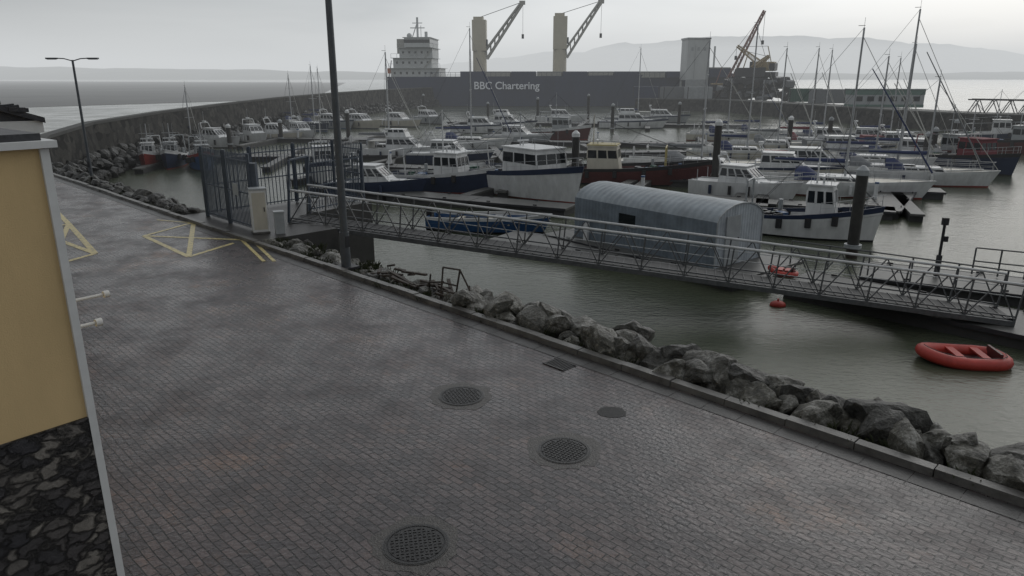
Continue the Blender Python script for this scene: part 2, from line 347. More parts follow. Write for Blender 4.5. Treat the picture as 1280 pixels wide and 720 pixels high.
# ------------------------------------------------------------------ poles on the quay
STEELP=mat('lamp_post_steel',(.10,.11,.12),.5,metal=.3,var=.3)
def lamp(px,py,H,r,arm,rz=0):
    mb=MB(); mb.beam((0,0,0),(0,0,1.0),r*1.25,STEELP,14); mb.beam((0,0,1.0),(0,0,H),r,STEELP,14,r*.72); mb.box((0,0,.03),(r*5,r*5,.06),DARK)
    for sg in(-1,1):
        mb.path([(0,0,H-.05),(sg*arm*.5,0,H+.06),(sg*arm,0,H+.08)],.025,STEELP); mb.box((sg*(arm+.2),0,H+.07),(.5,.18,.07),STEELP); mb.box((sg*(arm+.2),0,H+.023),(.4,.14,.02),WHITE)
    mb.box((0,-r*1.3,.75),(.12,.02,.3),DARK)
    return mb.build('street_lamp',gp(px,py,0),rz)
lamp(433,335,8.2,.105,1.0,.8)
lamp(115,224,5.75,.07,.8,0)

# gate and fencing -------------------------------------------------
mb=MB(); mb.prism([Q(21.4,.17),Q(27.6,.17),Q(27.6,7.2),Q(25.2,7.2),Q(24.4,3.4),Q(21.4,3.2)][::-1],-3.4,-.006,CONCD); mb.build('gangway_abutment')
GATEM=mat('gate_steel_blue_grey',(.085,.105,.135),.5,metal=.2,var=.3)
def fence(name,a,b,h,n,posts=2,sp=True,r=.018):
    a=Vector(a);b=Vector(b); mb=MB()
    for i in range(posts+1):
        p=a.lerp(b,i/posts); mb.beam(p,p+Vector((0,0,h+.12)),.06,GATEM,4)
    for z in(.15,h*.5,h-.15): mb.beam(a+Vector((0,0,z)),b+Vector((0,0,z)),.03,GATEM,4)
    for i in range(n):
        p=a.lerp(b,(i+.5)/n); mb.beam(p+Vector((0,0,.06)),p+Vector((0,0,h+(.08 if sp else 0))),r,GATEM,4)
    return mb.build(name)
fence('security_gate',Q(23.0,1.0),Q(24.8,1.0),2.45,17,1)
fence('security_gate',Q(24.9,1.0),Q(26.7,1.0),2.45,17,1)
fence('palisade_fence',Q(26.8,1.0),Q(27.3,6.8),2.3,36,3)
fence('palisade_fence',Q(27.2,6.9),Q(25.3,6.9),2.3,16,1)
fence('palisade_fence',Q(25.2,6.8),Q(24.6,4.0),2.0,20,1)
mb=MB()
p0=Q(23.0,1.0)
mb.box((p0+Vector((.1,.1,1.1))),(.24,.24,2.3),GATEM); mb.box(((Q(24.0,.93)+Vector((0,0,1.3)))),(.4,.03,.4),GREYW,rz=math.radians(-45)); mb.build('gate_lock_housing')
mb=MB(); mb.box((0,0,.75),(.5,.4,1.4),TRIMW); mb.box((0,0,.03),(.55,.45,.06),CONC); mb.box((0,0,1.47),(.55,.46,.05),GREYW); mb.box((0,-.205,.75),(.42,.012,1.22),WHITE2); mb.box((.15,-.22,.8),(.03,.02,.14),DARK)
mb.build('electrical_cabinet',Q(22.55,1.0),math.radians(25))
mb=MB(); mb.box((0,0,.35),(.3,.26,.7),GREYW); mb.box((0,0,.72),(.34,.3,.05),GREYW); mb.build('meter_box',Q(22.0,1.4),math.radians(25))

# gangway ----------------------------------------------------------
def gangway():
    a=Vector((-7.9,25.2,0.02)); b=Vector((14.9,20.2,-2.0)); L=(b-a).length; mb=MB()
    W=1.3; H=1.15; n=17
    for y in(0,W):
        mb.beam((0,y,-.05),(L,y,-.05),.11,GALD,4); mb.beam((0,y,H),(L,y,H),.042,RAILW,8); mb.beam((0,y,.16),(L,y,.16),.03,GALD,4); mb.beam((0,y,H*.66),(L,y,H*.66),.014,GALV,4)
        for i in range(n+1):
            x=L*i/n; mb.beam((x,y,0),(x,y,H),.03,GALD,4)
            if i<n:
                x2=L*(i+1)/n; xm=(x+x2)/2
                mb.beam((x,y,0),(xm,y,H),.024,GALD,4); mb.beam((xm,y,H),(x2,y,0),.024,GALD,4)
    mb.box((L/2,W/2,.03),(L,W-.1,.04),GRATE)
    for i in range(int(L/.3)): mb.box((i*.3+.1,W/2,.06),(.03,W-.14,.02),DARK)
    for i in range(n): x=L*(i+.5)/n; mb.box((x,W/2,-.05),(.08,W,.1),GALD)
    for y in(-.05,W+.05): mb.beam((0,y,0),(0,y,2.2),.05,GATEM,4)
    mb.beam((0,0,2.2),(0,W,2.2),.04,GATEM,4)
    for y in(.1,W-.1): mb.beam((L-.1,y-.05,-.02),(L-.1,y+.05,-.02),.11,BLACK,12)
    d=b-a; o=mb.build('access_gangway',a,math.atan2(d.y,d.x)); o.rotation_euler=(0,-math.asin(d.z/L),math.atan2(d.y,d.x)); return o
gangway()

# pontoons ---------------------------------------------------------
def pontoon(a,b,w,z=-2.12,fing=None,fl=6,side=0):
    a=Vector(a);b=Vector(b);L=(b-a).length; rz=math.atan2(b.y-a.y,b.x-a.x); mb=MB(); x=0
    def seg(x,y,lx,ly):
        mb.box((x,y,-.06),(lx,ly,.12),PONT); mb.box((x,y,-.31),(lx*.96,ly*.92,.38),FLOAT)
    n=max(1,int(L/6)); sl=L/n
    for i in range(n):
        seg((i+.5)*sl,0,sl-.06,w)
        for y in(-w/2-.03,w/2+.03): mb.box(((i+.5)*sl,y,-.06),(sl-.1,.06,.14),DARK)
    for i in range(int(L/3)):
        mb.box((i*3+1,w/2-.12,.05),(.22,.06,.06),BLACK);mb.box((i*3+1.6,-w/2+.12,.05),(.22,.06,.06),BLACK)
    for i in range(int(L/12)): mb.box((i*12+4,w/2-.2,.45),(.2,.2,.9),WHITE); mb.box((i*12+4,w/2-.2,.95),(.22,.22,.1),BLUE)
    if fing:
        x=2
        while x<L-1:
            for sg in((1,) if side==1 else (-1,) if side==-1 else (1,-1)): seg(x,sg*(w/2+fl/2),.7,fl)
            x+=fing
    return mb.build('floating_pontoon',(a.x,a.y,z),rz)
pontoon((-.5,33.2),(10.0,26.3),2.2,-2.16)
pontoon((3.3,34.7),(9.9,26.5),4.7,-2.1)
pontoon((10.4,25.6),(16.9,19.0),2.6,-2.13)
pontoon((16,19.5),(28,17.5),3,-2.16)
P=lambda x,y:gp(x,y,-2.12)
pontoon(P(395,232),P(715,258),1.8,fing=9,fl=7,side=1)
pontoon(P(725,236),P(1120,262),1.8,fing=8,fl=8,side=1)
pontoon(P(430,204),P(1180,238),2.0,fing=8,fl=9)
pontoon(P(190,196),P(905,188),2.0,fing=10,fl=8)
pontoon(P(330,172),P(1120,182),2.0,fing=10,fl=9)
pontoon(P(560,152),P(930,156),2.0,fing=10,fl=9)
pontoon(gp(1100,262,-2.12),gp(1165,195,-2.12),2.0)

# piles ------------------------------------------------------------
PILE=mat('mooring_pile',(.042,.04,.037),.55,var=.5,scale=3)
def pile(px,py,ty,r=.24,cap=WHITE):
    p=gp(px,py); zt=ztop(p.y,ty)-WZ; mb=MB()
    mb.beam((0,0,-1),(0,0,zt-.3),r,PILE,16); mb.beam((0,0,zt-.3),(0,0,zt-.08),r*1.08,cap,16); mb.beam((0,0,zt-.08),(0,0,zt+.1),r*1.06,cap,16,r*.3)
    mb.beam((0,0,.45),(0,0,.6),r*1.5,GALV,12); mb.beam((0,0,-.2),(0,0,.5),r*1.02,RUST,16)
    mb.build('mooring_pile',p)
for a in((718,247,165),(892,238,151),(1064,322,210),(984,196,146),(1035,185,147),(1154,208,166),(1163,205,160),(436,178,138),(288,186,156),(188,186,157),(735,150,118),(530,143,118),(672,150,122),(765,165,130),(1190,190,150),(848,160,128),(610,150,128),(352,178,150)):
    pile(*a,cap=WHITE if a[0] in(718,892,984,288,436) else GREYW)

# ------------------------------------------------------------------ boats
def hull(mb,L,B,F,sh,ms,mbot,mtr,mdk,n=14,tr=.82,rake=.07,bul=.12):
    rings=[];dk=[]
    for i in range(n+1):
        t=i/n
        w=(tr+(1-tr)*math.sin(min(t/.45,1)*math.pi/2)) if t<.45 else max(.015,1-((t-.45)/.55)**2.3)
        w*=B/2; gz=F+sh*t*t
        sec=[(0,-.35),(.7*(1-.5*t**3)*w,-.25),(.9*(1-.35*t**3)*w,.1),(.95*(1-.12*t**3)*w,gz*.5),(.985*w,gz*.84),(w,gz)]
        X=lambda z:(t-.5)*L+rake*L*(max(z,0)/gz)*t**3
        ring=[(X(z),y,z) for y,z in reversed(sec)]+[(X(z),-y,z) for y,z in sec[1:]]
        rings.append(ring); dk.append((X(gz),w*.97,gz-bul))
    m=len(rings[0]); mats=[mtr,ms,ms,mbot,mbot,mbot,mbot,ms,ms,mtr]
    for j in range(m-1):
        vs=[];fs=[]
        for i in range(n+1): vs+= [rings[i][j],rings[i][j+1]]
        for i in range(n): fs.append((2*i,2*i+1,2*i+3,2*i+2))
        mb.add(vs,fs,mats[j],True)
    mb.add(rings[0],[tuple(range(m))],ms)
    vs=[];fs=[]
    for x,w,z in dk: vs+=[(x,w,z),(x,-w,z)]
    for i in range(n): fs.append((2*i,2*i+1,2*i+3,2*i+2))
    mb.add(vs,fs,mdk)
    def gun(t,sg=1,dz=0):
        i=min(int(t*n),n-1); f=t*n-i; a=dk[i];b=dk[i+1]; return Vector((a[0]+(b[0]-a[0])*f,sg*(a[1]+(b[1]-a[1])*f)*.97,a[2]+bul+(b[2]-a[2])*f+dz))
    for sg in(1,-1):
        mb.path([gun(k/10,sg,.0)+Vector((0,sg*.03,0)) for k in range(11)],.035,mtr,4)
    return gun
def house(mb,x0,x1,w,z0,h,fs,as_,mw,mg,npost=3,lv=(0,.48,.86,1),roof=True,taper=.1):
    def c(f): return (x0+as_*f,x1-fs*f,w/2-taper*f,z0+h*f)
    R_=[c(f) for f in lv]
    for k in range(len(lv)-1):
        a=R_[k];b=R_[k+1]; m=mg if k==1 else mw
        vs=[(a[0],-a[2],a[3]),(a[1],-a[2],a[3]),(a[1],a[2],a[3]),(a[0],a[2],a[3]),(b[0],-b[2],b[3]),(b[1],-b[2],b[3]),(b[1],b[2],b[3]),(b[0],b[2],b[3])]
        mb.add(vs,[(0,1,5,4),(1,2,6,5),(2,3,7,6),(3,0,4,7)],m)
    a=R_[1];b=R_[2]
    for i in range(npost+1):
        f=i/npost
        for sg in(1,-1): mb.beam((a[0]+(a[1]-a[0])*f,sg*a[2],a[3]),(b[0]+(b[1]-b[0])*f,sg*b[2],b[3]),.055,mw,4)
    for f in(-.33,.33):
        mb.beam((a[1],a[2]*f,a[3]),(b[1],b[2]*f,b[3]),.035,mw,4); mb.beam((a[0],a[2]*f*2,a[3]),(b[0],b[2]*f*2,b[3]),.05,mw,4)
    t=R_[-1]
    if roof: mb.box(((t[0]+t[1])/2,0,t[3]+.03),(t[1]-t[0]+.24,t[2]*2+.16,.07),mw)
    else: mb.quad([(t[0],-t[2],t[3]),(t[1],-t[2],t[3]),(t[1],t[2],t[3]),(t[0],t[2],t[3])],mw)
    return t
def rails(mb,gun,t0,t1,h,n=6,m=ALU,cl=True):
    for sg in(1,-1):
        pts=[gun(t0+(t1-t0)*i/n,sg) for i in range(n+1)]
        for p in pts: mb.beam(p,p+Vector((0,0,h)),.016,m,4)
        mb.path([p+Vector((0,0,h)) for p in pts],.018,m,4); mb.path([p+Vector((0,0,h*.5)) for p in pts],.01,m,4)
    if cl: a=gun(t1,1,h);b=gun(t1,-1,h); mb.path([a,Vector(((a.x+b.x)/2+.12,0,a.z+.02)),b],.018,m,4)
def fenders(mb,gun,m=None):
    for sg in(1,-1):
        for t in(.25,.45,.62):
            p=gun(t,sg); mb.beam(p+Vector((0,sg*.14,-.2)),p+Vector((0,sg*.14,-.75)),.1,m or random.choice((NAVY,WHITE,BLACK)),8)
def sailboat(px,py,L=9.5,rz=-25,mt=None,hc=WHITE,cover=CANB,mx=.1):
    B=L*.31; F=.9; mb=MB(); gun=hull(mb,L,B,F,.3,hc,random.choice((BLUE,REDH,NAVY)),random.choice((hc,NAVY,WHITE)),WHITE2,tr=.72,rake=.06,bul=.03)
    p=gp(px,py); H=(ztop(p.y,mt)-WZ) if mt else L*1.25; dz=F-.03
    t=house(mb,-L*.12,L*.24,B*.55,dz,.40,.5,.05,WHITE,GLASS,4,lv=(0,.35,.75,1),roof=False,taper=.12)
    mb.box((-L*.30,B*.27,dz+.13),(L*.3,.12,.26),WHITE);mb.box((-L*.30,-B*.27,dz+.13),(L*.3,.12,.26),WHITE); mb.box((-L*.3,0,dz-.02),(L*.28,B*.45,.06),TEAK)
    vs=[];n=8
    for i,(x,k) in enumerate(((-L*.17,1.05),(-L*.11,1.1),(-L*.04,.5))):
        for j in range(n+1):
            a=math.pi*j/n; vs.append((x,B*.29*math.cos(a),dz+.1+.8*k*math.sin(a)**.6*(.95 if i<2 else .75)))
    mb.add(vs,[(i*(n+1)+j,i*(n+1)+j+1,(i+1)*(n+1)+j+1,(i+1)*(n+1)+j) for i in range(2) for j in range(n)],cover,True)
    mxx=L*mx; top=Vector((mxx,0,H)); mb.beam((mxx,0,dz),top,.085,ALU,8,.06)
    bz=dz+1.2; mb.beam((mxx,0,bz),(-L*.3,0,bz+.05),.05,ALU); mb.beam((mxx-.1,0,bz+.17),(-L*.29,0,bz+.14),.15,cover,8,.08)
    bow=gun(.99,1);bow.y=0; st=gun(0,1);st.y=0
    mb.beam(bow,(mxx,0,H*.95),.02,CANW,5)
    if R()<.6: mb.beam(bow+Vector((-.15,0,.5)),Vector((mxx,0,H*.88)).lerp(bow,.15),.055,CANW if R()<.6 else cover,6,.03)
    mb.beam(st,top,.012,DARK,3)
    for hs,wd in((H*.5,B*.3),(H*.75,B*.22)):
        mb.beam((mxx,-wd,hs),(mxx,wd,hs),.025,ALU,4)
    for sg in(1,-1):
        g=gun(.57,sg); mb.path([g,(mxx,sg*B*.3,H*.5),(mxx,sg*B*.22,H*.75),(mxx,0,H*.96)],.011,DARK,3); mb.beam(gun(.5,sg),(mxx,0,H*.5),.01,DARK,3)
    mb.beam(top,top+Vector((0,0,.6)),.012,DARK,3); mb.box(top+Vector((-.15,0,.12)),(.4,.03,.03),DARK)
    rails(mb,gun,0.02,.96,.6,8); fenders(mb,gun)
    mb.beam((-L*.4,0,dz),(-L*.4,0,dz+.9),.03,ALU); mb.beam((-L*.4-.02,0,dz+.8),(-L*.4+.02,0,dz+.8),.38,ALU,12)
    mb.build('sailing_yacht',p,math.radians(rz))
def motor(px,py,L=8,rz=-20,hc=WHITE,fly=False,stripe=None):
    B=L*.34; F=.85+.02*L; mb=MB(); gun=hull(mb,L,B,F,.35,hc,stripe or random.choice((NAVY,BLUE,BLACK)),random.choice((hc,NAVY,WHITE)),WHITE,tr=.9,rake=.1,bul=.05)
    dz=F-.02
    t=house(mb,-L*.2,L*.25,B*.72,dz,1.1,1.2,.15,WHITE,GLASS,4,lv=(0,.42,.85,1),taper=.16)
    mb.box((L*.27,0,dz+.12),(L*.16,B*.4,.24),WHITE)
    if fly: house(mb,-L*.17,L*.07,B*.6,t[3]+.05,.7,.3,0,WHITE,GLASS,3,lv=(0,.6,.95,1),roof=False)
    mb.path([(-L*.18,-B*.33,t[3]),(-L*.22,-B*.28,t[3]+.6),(-L*.22,B*.28,t[3]+.6),(-L*.18,B*.33,t[3])],.045,WHITE,6)
    mb.beam((-L*.22,0,t[3]+.6),(-L*.22,0,t[3]+1.8),.018,ALU,4); mb.beam((-L*.21,0,t[3]+.65),(-L*.21,0,t[3]+.8),.22,WHITE,12)
    cm=random.choice((CANB,CANG,CANW,CANR))
    if R()<.45: mb.box((-L*.31,0,dz+.75),(L*.22,B*.74,.06),cm); mb.box((-L*.42,0,dz+.4),(.05,B*.74,.75),cm)
    for sg in(1,-1): mb.beam((-L*.42,sg*B*.35,dz),(-L*.42,sg*B*.35,dz+.75),.025,ALU,4)
    mb.box((-L*.51,0,.55),(.35,.4,.8),BLACK)
    rails(mb,gun,.4,.97,.55,6); fenders(mb,gun)
    mb.build('motor_cruiser',gp(px,py),math.radians(rz))
def fishing(px,py,L=9,rz=-20,hc=NAVY,tc=WHITE,wc=WHITE,fwd=True,H=3.5,name='fishing_boat',S=.9,roofc=None,F=None,bow=.75,hl=.25,fend=True,gm=None):
    B=L*.37; F=F or (.8+.03*L); mb=MB(); gun=hull(mb,L,B,F,bow,hc,random.choice((REDH,BLACK)),tc,TEAK,tr=.86,rake=.05,bul=.35)
    dz=F-.3; x0,x1=(L*.02,L*(.02+hl)) if fwd else (-L*.36,-L*(.36-hl))
    t=house(mb,x0,x1,B*.58,dz,2.1*S,.3,.0,wc,GLASS,3,lv=(0,.56,.86,1),taper=.1)
    if roofc: mb.box(((t[0]+t[1])/2,0,t[3]+.1),(t[1]-t[0]+.1,t[2]*2,.08),roofc)
    xm=(t[0]+.3); zt=t[3]; mb.beam((xm,0,zt),(xm,0,zt+H),.05,wc if R()<.5 else ALU,6,.03); mb.beam((xm,-.6,zt+H*.5),(xm,.6,zt+H*.5),.025,ALU,4)
    mb.beam((xm+.3,0,zt),(xm+.3,0,zt+.3),.05,WHITE); mb.box((xm+.3,0,zt+.38),(.12,.9,.1),WHITE)
    for sg in(1,-1):
        mb.beam((xm,0,zt+H*.95),gun(.97,sg),.012,DARK,3); mb.beam((xm,0,zt+H*.95),gun(.1,sg),.012,DARK,3)
        mb.beam((t[1]-.4,sg*t[2]*.8,zt),(t[1]-.4,sg*t[2]*.8,zt+1.6),.012,ALU,3)
        mb.path([(t[0]+.1,sg*t[2],zt+.06),(t[0]+.1,sg*t[2],zt+.4),(t[1]-.1,sg*t[2],zt+.4),(t[1]-.1,sg*t[2],zt+.06)],.016,ALU,4)
    gx=-L*.42 if fwd else L*.2; gm=gm or random.choice((GALV,wc))
    mb.path([(gx,-B*.36,dz),(gx,-B*.3,dz+1.9),(gx,B*.3,dz+1.9),(gx,B*.36,dz)],.05,gm,6)
    mb.beam((gx,0,dz+1.9),(xm,0,zt+.4),.03,GALV,4)
    dx=-L*.2 if fwd else L*.1
    for k in range(7): mb.box((dx+U(-.12,.1)*L,U(-.3,.3)*B,dz+.22),(.55,.4,.4),random.choice((DARK,BLUE,DARK,GREEN,CANG)),rz=U(0,3))
    mb.beam((dx,B*.36,dz),(dx,B*.36,dz+.9),.12,GALV,8)
    rails(mb,gun,.62,.98,.55,4)
    if fend:
        for sg in(1,-1):
            for t_ in(.15,.35,.55,.72): p=gun(t_,sg); mb.beam(p+Vector((0,sg*.08,-.15)),p+Vector((0,sg*.1,-.6)),.15,BLACK,10)
    return mb.build(name,gp(px,py),math.radians(rz))

# left group
fishing(190,209,4.8,-75,REDH,WHITE,WHITE,H=1.6,S=.7); fishing(218,208,5,-78,NAVY,WHITE,GREYW,H=1.6,S=.7); fishing(254,211,5.4,-60,BLUE,REDH,GREYW,H=1.8,S=.65)
for x,y,l,c in((270,184,6,WHITE),(318,178,6.5,WHITE),(347,176,6,WHITE2),(376,174,6.5,WHITE)): motor(x,y,l,U(-50,-10),c)
sailboat(238,184,6.5,-50,108); sailboat(363,160,7.5,-50,93); sailboat(390,163,7.5,-40,82,NAVY); sailboat(398,155,8,-40,85)
for x,y in((415,160),(450,160),(497,158),(535,154)): motor(x,y,U(6.5,8),U(-60,10),random.choice((WHITE,WHITE2,GREYW)))
sailboat(478,196,8,-12,65,cover=CANG); motor(505,199,7.5,-8,WHITE,True)
fishing(404,225,6.5,-72,WHITE,NAVY,WHITE,H=2.4); motor(468,246,6.2,-12,NAVY,stripe=BLACK)
sailboat(578,186,10,-5,35,WHITE,CANB); motor(600,166,8,-10); motor(632,162,8,-10,WHITE,True); motor(645,180,7.5,-20,GREYW); fishing(548,238,8,-25,NAVY,WHITE,WHITE,fwd=True,H=2.8)
fishing(644,240,12.2,-52,WHITE,NAVY,WHITE,fwd=True,H=2.2,name='workboat',S=1.0,F=1.35,bow=1.0,hl=.30,fend=False)
mb=MB(); g_=hull(mb,6.0,2.1,.7,.3,BLUE,BLACK,WHITE,TEAK,tr=.85,bul=.3)
for x in(-1.5,0,1.3): mb.box((x,0,.5),(.28,1.6,.06),WHITE2)
mb.box((-3.05,0,.7),(.3,.35,.7),BLACK); mb.box((.7,.2,.6),(.6,.5,.35),CANG); mb.build('open_workboat',gp(608,288),math.radians(-15))
fishing(690,174,9,-15,MAROON,WHITE,GREYW,H=3.0); motor(560,205,7.2,-10,NAVY)
motor(788,160,9.5,-8,WHITE,True); motor(825,153,8.5,-15,GREYW); sailboat(790,154,9,-15,60); motor(700,153,8,-5)
fishing(796,229,10,-14,MAROON,BLACK,WHITE2,fwd=False,H=2.2,roofc=YEL,hl=.24,gm=YEL)
sailboat(864,217,12,-22,50,WHITE,CANG,mx=.06)
for a in((920,200,9,-22,30),(960,190,8.5,-25,60),(1000,186,8,-30,60),(1018,178,8,-30,62),(900,176,8,-20,98),(940,174,8,-20,100)):
    sailboat(*a,hc=random.choice((WHITE,WHITE,NAVY,WHITE2)),cover=random.choice((CANB,CANG,CANR)))
sailboat(1030,242,11.5,-24,35,WHITE,CANB); sailboat(1096,226,12,-24,12,NAVY,CANG); sailboat(1075,212,10,-20,70)
for x,y in((1008,218),(1050,198),(1122,192),(1085,184),(975,226),(1035,184),(1145,203)): motor(x,y,U(7.2,8.6),U(-35,-10),random.choice((WHITE,WHITE2,GREYW)),R()<.3)
sailboat(1100,184,8,-25,72); sailboat(1108,206,9.5,-25,55); sailboat(1135,229,10,-25,98)
fishing(1002,294,6.4,-30,WHITE,NAVY,WHITE,fwd=True,H=2.0,hl=.22); motor(925,247,6.5,-40,WHITE)
fishing(1200,212,9,-70,NAVY,BLACK,CANR,H=3); fishing(1176,204,7,-60,BLACK,MAROON,GREYW,H=2.6); fishing(1262,190,10,-50,MAROON,BLACK,GREYW,H=4); fishing(1235,178,8,-30,NAVY,WHITE,WHITE)

# red dinghy --------------------------------------------------------
def dinghy(p,L,W,rz,m,name,r=.17):
    mb=MB(); pts=[]
    for i in range(28):
        a=2*math.pi*i/28; x=L/2*math.copysign(abs(math.cos(a))**.6,math.cos(a)); y=W/2*math.copysign(abs(math.sin(a))**.7,math.sin(a)); 
        if x>0:y*=1-.35*(x/(L/2))**2
        pts.append(Vector((x,y,.13+(.14*(x/(L/2))**2 if x>0 else 0))))
    n=10;vs=[];fs=[]
    for i,p0 in enumerate(pts):
        d=(pts[(i+1)%28]-pts[i-1]).normalized(); u=Vector((d.y,-d.x,0)).normalized()
        for j in range(n): a=2*math.pi*j/n; vs.append(p0+u*r*math.cos(a)+Vector((0,0,r*math.sin(a))))
    for i in range(28):
        for j in range(n): fs.append((i*n+j,((i+1)%28)*n+j,((i+1)%28)*n+(j+1)%n,i*n+(j+1)%n))
    mb.add(vs,fs,m,True); mb.add([(q.x,q.y,.08) for q in pts],[tuple(range(28))],MAROON)
    for x in(-.35*L*.6,.1*L): mb.box((x,0,.26),(.2,W*.85,.04),m)
    mb.box((-L*.38,0,.25),(.07,W*.7,.3),MAROON); mb.path([q+Vector((0,0,r+.02)) for q in pts[::2]],.01,BLACK,4)
    mb.build(name,p,rz)
dinghy(gp(1202,452),2.1,1.1,math.radians(172),RIBRED,'inflatable_dinghy')
dinghy(gp(978,345,-2.08),.9,.5,math.radians(150),RIBRED,'life_raft',.1)
mb=MB(); mb.ball((0,0,.02),.22,RIBRED,(1.3,1,.7)); mb.beam((0,0,.15),(0,0,.25),.035,RIBRED); mb.build('mooring_buoy',gp(972,382))

# shed on pontoon ---------------------------------------------------
def ribbed(name,col,rough,axis,sc):
    m=mat(name,col,rough,var=.45,scale=1.3); nt=m.node_tree;N=nt.nodes;L=nt.links
    tc=[n for n in N if n.type=='TEX_COORD'][0]; w=N.new('ShaderNodeTexWave');w.bands_direction=axis;w.inputs['Scale'].default_value=sc;L.new(tc.outputs['Object'],w.inputs['Vector'])
    bp=N.new('ShaderNodeBump');bp.inputs['Distance'].default_value=.04;bp.inputs['Strength'].default_value=.5;L.new(w.outputs['Fac'],bp.inputs['Height']);L.new(bp.outputs['Normal'],N['Principled BSDF'].inputs['Normal']); return m
a=Vector((2.9,32.7,-2.1)); b=Vector((7.75,26.7,-2.1)); L=(b-a).length; hs=empty('pontoon_shed',a,math.atan2(b.y-a.y,b.x-a.x))
SR=ribbed('shed_sheet_roof',(.30,.34,.37),.5,'X',1.0); SE=ribbed('shed_sheet_end',(.42,.46,.50),.5,'Y',1.8); SS=ribbed('shed_sheet_side',(.20,.24,.28),.5,'X',1.6)
W=3.0; prof=[(-.02,0),(-.02,1.8),(.12,2.0),(.5,2.22),(1.0,2.36),(1.5,2.4),(2.0,2.36),(2.5,2.22),(2.88,2.0),(3.02,1.8),(3.02,0)]
mb=MB(); n=len(prof); vs=[(0,y,z) for y,z in prof]+[(L,y,z) for y,z in prof]
mb.add(vs,[(i,i+1,n+i+1,n+i) for i in range(1,n-2)],SR,True); mb.add(vs,[(0,1,n+1,n),(n-2,n-1,2*n-1,2*n-2)],SS); mb.build('roof_and_sides',parent=hs)
mb=MB(); mb.add([(L-.01,y,z) for y,z in prof],[tuple(range(n))],SE); mb.add([(.01,y,z) for y,z in prof],[tuple(reversed(range(n)))],SE)
mb.path([(L+.01,y,z) for y,z in prof[0:]],.03,GREYW,4); mb.build('end_walls',parent=hs)
mb=MB(); mb.box((L+.02,1.0,1.0),(.05,.9,1.9),GREYW); mb.box((L+.05,1.35,1.0),(.03,.05,.15),DARK); mb.box((3.2,-.04,1.25),(.9,.04,.45),GLASS); mb.box((3.2,-.055,.98),(1.0,.06,.05),TRIMW); mb.build('door_and_window',parent=hs)

# pontoon rails, post -----------------------------------------------
def railing(a,b,n,h=1.0):
    mb=MB();a=Vector(a);b=Vector(b)
    for i in range(n+1): p=a.lerp(b,i/n); mb.beam(p,p+Vector((0,0,h)),.03,GALD,6)
    for z in(h,h*.5): mb.beam(a+Vector((0,0,z)),b+Vector((0,0,z)),.026,GALD,6)
    return mb.build('safety_railing')
railing((11.0,27.6,-2.1),(17.6,22.2,-2.1),6,.9); railing((17.2,26.0,-2.1),(18.6,25.2,-2.1),2,1.0); railing((16.5,18.1,-2.1),(25,16.6,-2.1),6)
pontoon((13.5,27),(20.5,23.2),2.6,-2.14)
mb=MB(); mb.beam((0,0,0),(0,0,2.0),.05,BLACK,8); mb.box((0,0,2.05),(.2,.14,.26),BLACK); mb.box((.12,0,1.4),(.14,.1,.2),BLACK); mb.box((0,0,.4),(.14,.14,.8),DARK); mb.build('pontoon_light_post',gp(1170,345,-2.1))

# broken railing & weeds near the kerb
mb=MB()
for (a,b) in (((0,0,0),(0,.1,.75)),((.5,0,0),(.6,.1,.8)),((0,.1,.75),(.6,.1,.8)),((0,.05,.4),(.55,.05,.42)),((-.5,.2,.1),(.5,.0,.25)),((.9,.1,0),(.8,.2,.45)),((.6,.1,.8),(1.0,.2,.1)),((-1.0,.2,.15),(0,.1,.4)),((-.8,.3,0),(-.6,.2,.45)),((-1.3,.2,.05),(-.2,.5,.12))): mb.beam(a,b,.022,RUST,6)
for k in range(22): mb.box((U(-3.2,1),U(0,.8),.06+U(0,.12)),(U(.25,.9),.08,.05),RUST,rz=U(-.8,.8),ry=U(-.3,.3))
mb.build('broken_railing',Q(12.6,.5,-.02),math.radians(-45))
WEED=mat('weed_leaf',(.055,.065,.03),.6,var=.5,scale=9)
def weeds(name,pts,hh,cnt):
    mb=MB()
    for p in pts:
        for k in range(cnt):
            a=U(0,6.3);r=U(0,.22);l=U(.5,1)*hh;q=p+Vector((r*math.cos(a),r*math.sin(a),0));tip=q+Vector((math.cos(a)*l*.5,math.sin(a)*l*.5,l));w=Vector((-math.sin(a),math.cos(a),0))*.013
            md=q.lerp(tip,.55)+Vector((0,0,.05)); mb.add([q-w,q+w,md+w,tip,md-w],[(0,1,2,3,4)],WEED)
    mb.build(name)
weeds('weeds',[Q(U(15.5,21.3),U(.25,1.4),-.18) for _ in range(46)]+[Q(U(28,52),U(.25,.9),-.15) for _ in range(60)]+[Q(U(-4,15),U(.2,.4),-.08) for _ in range(34)],.24,26)

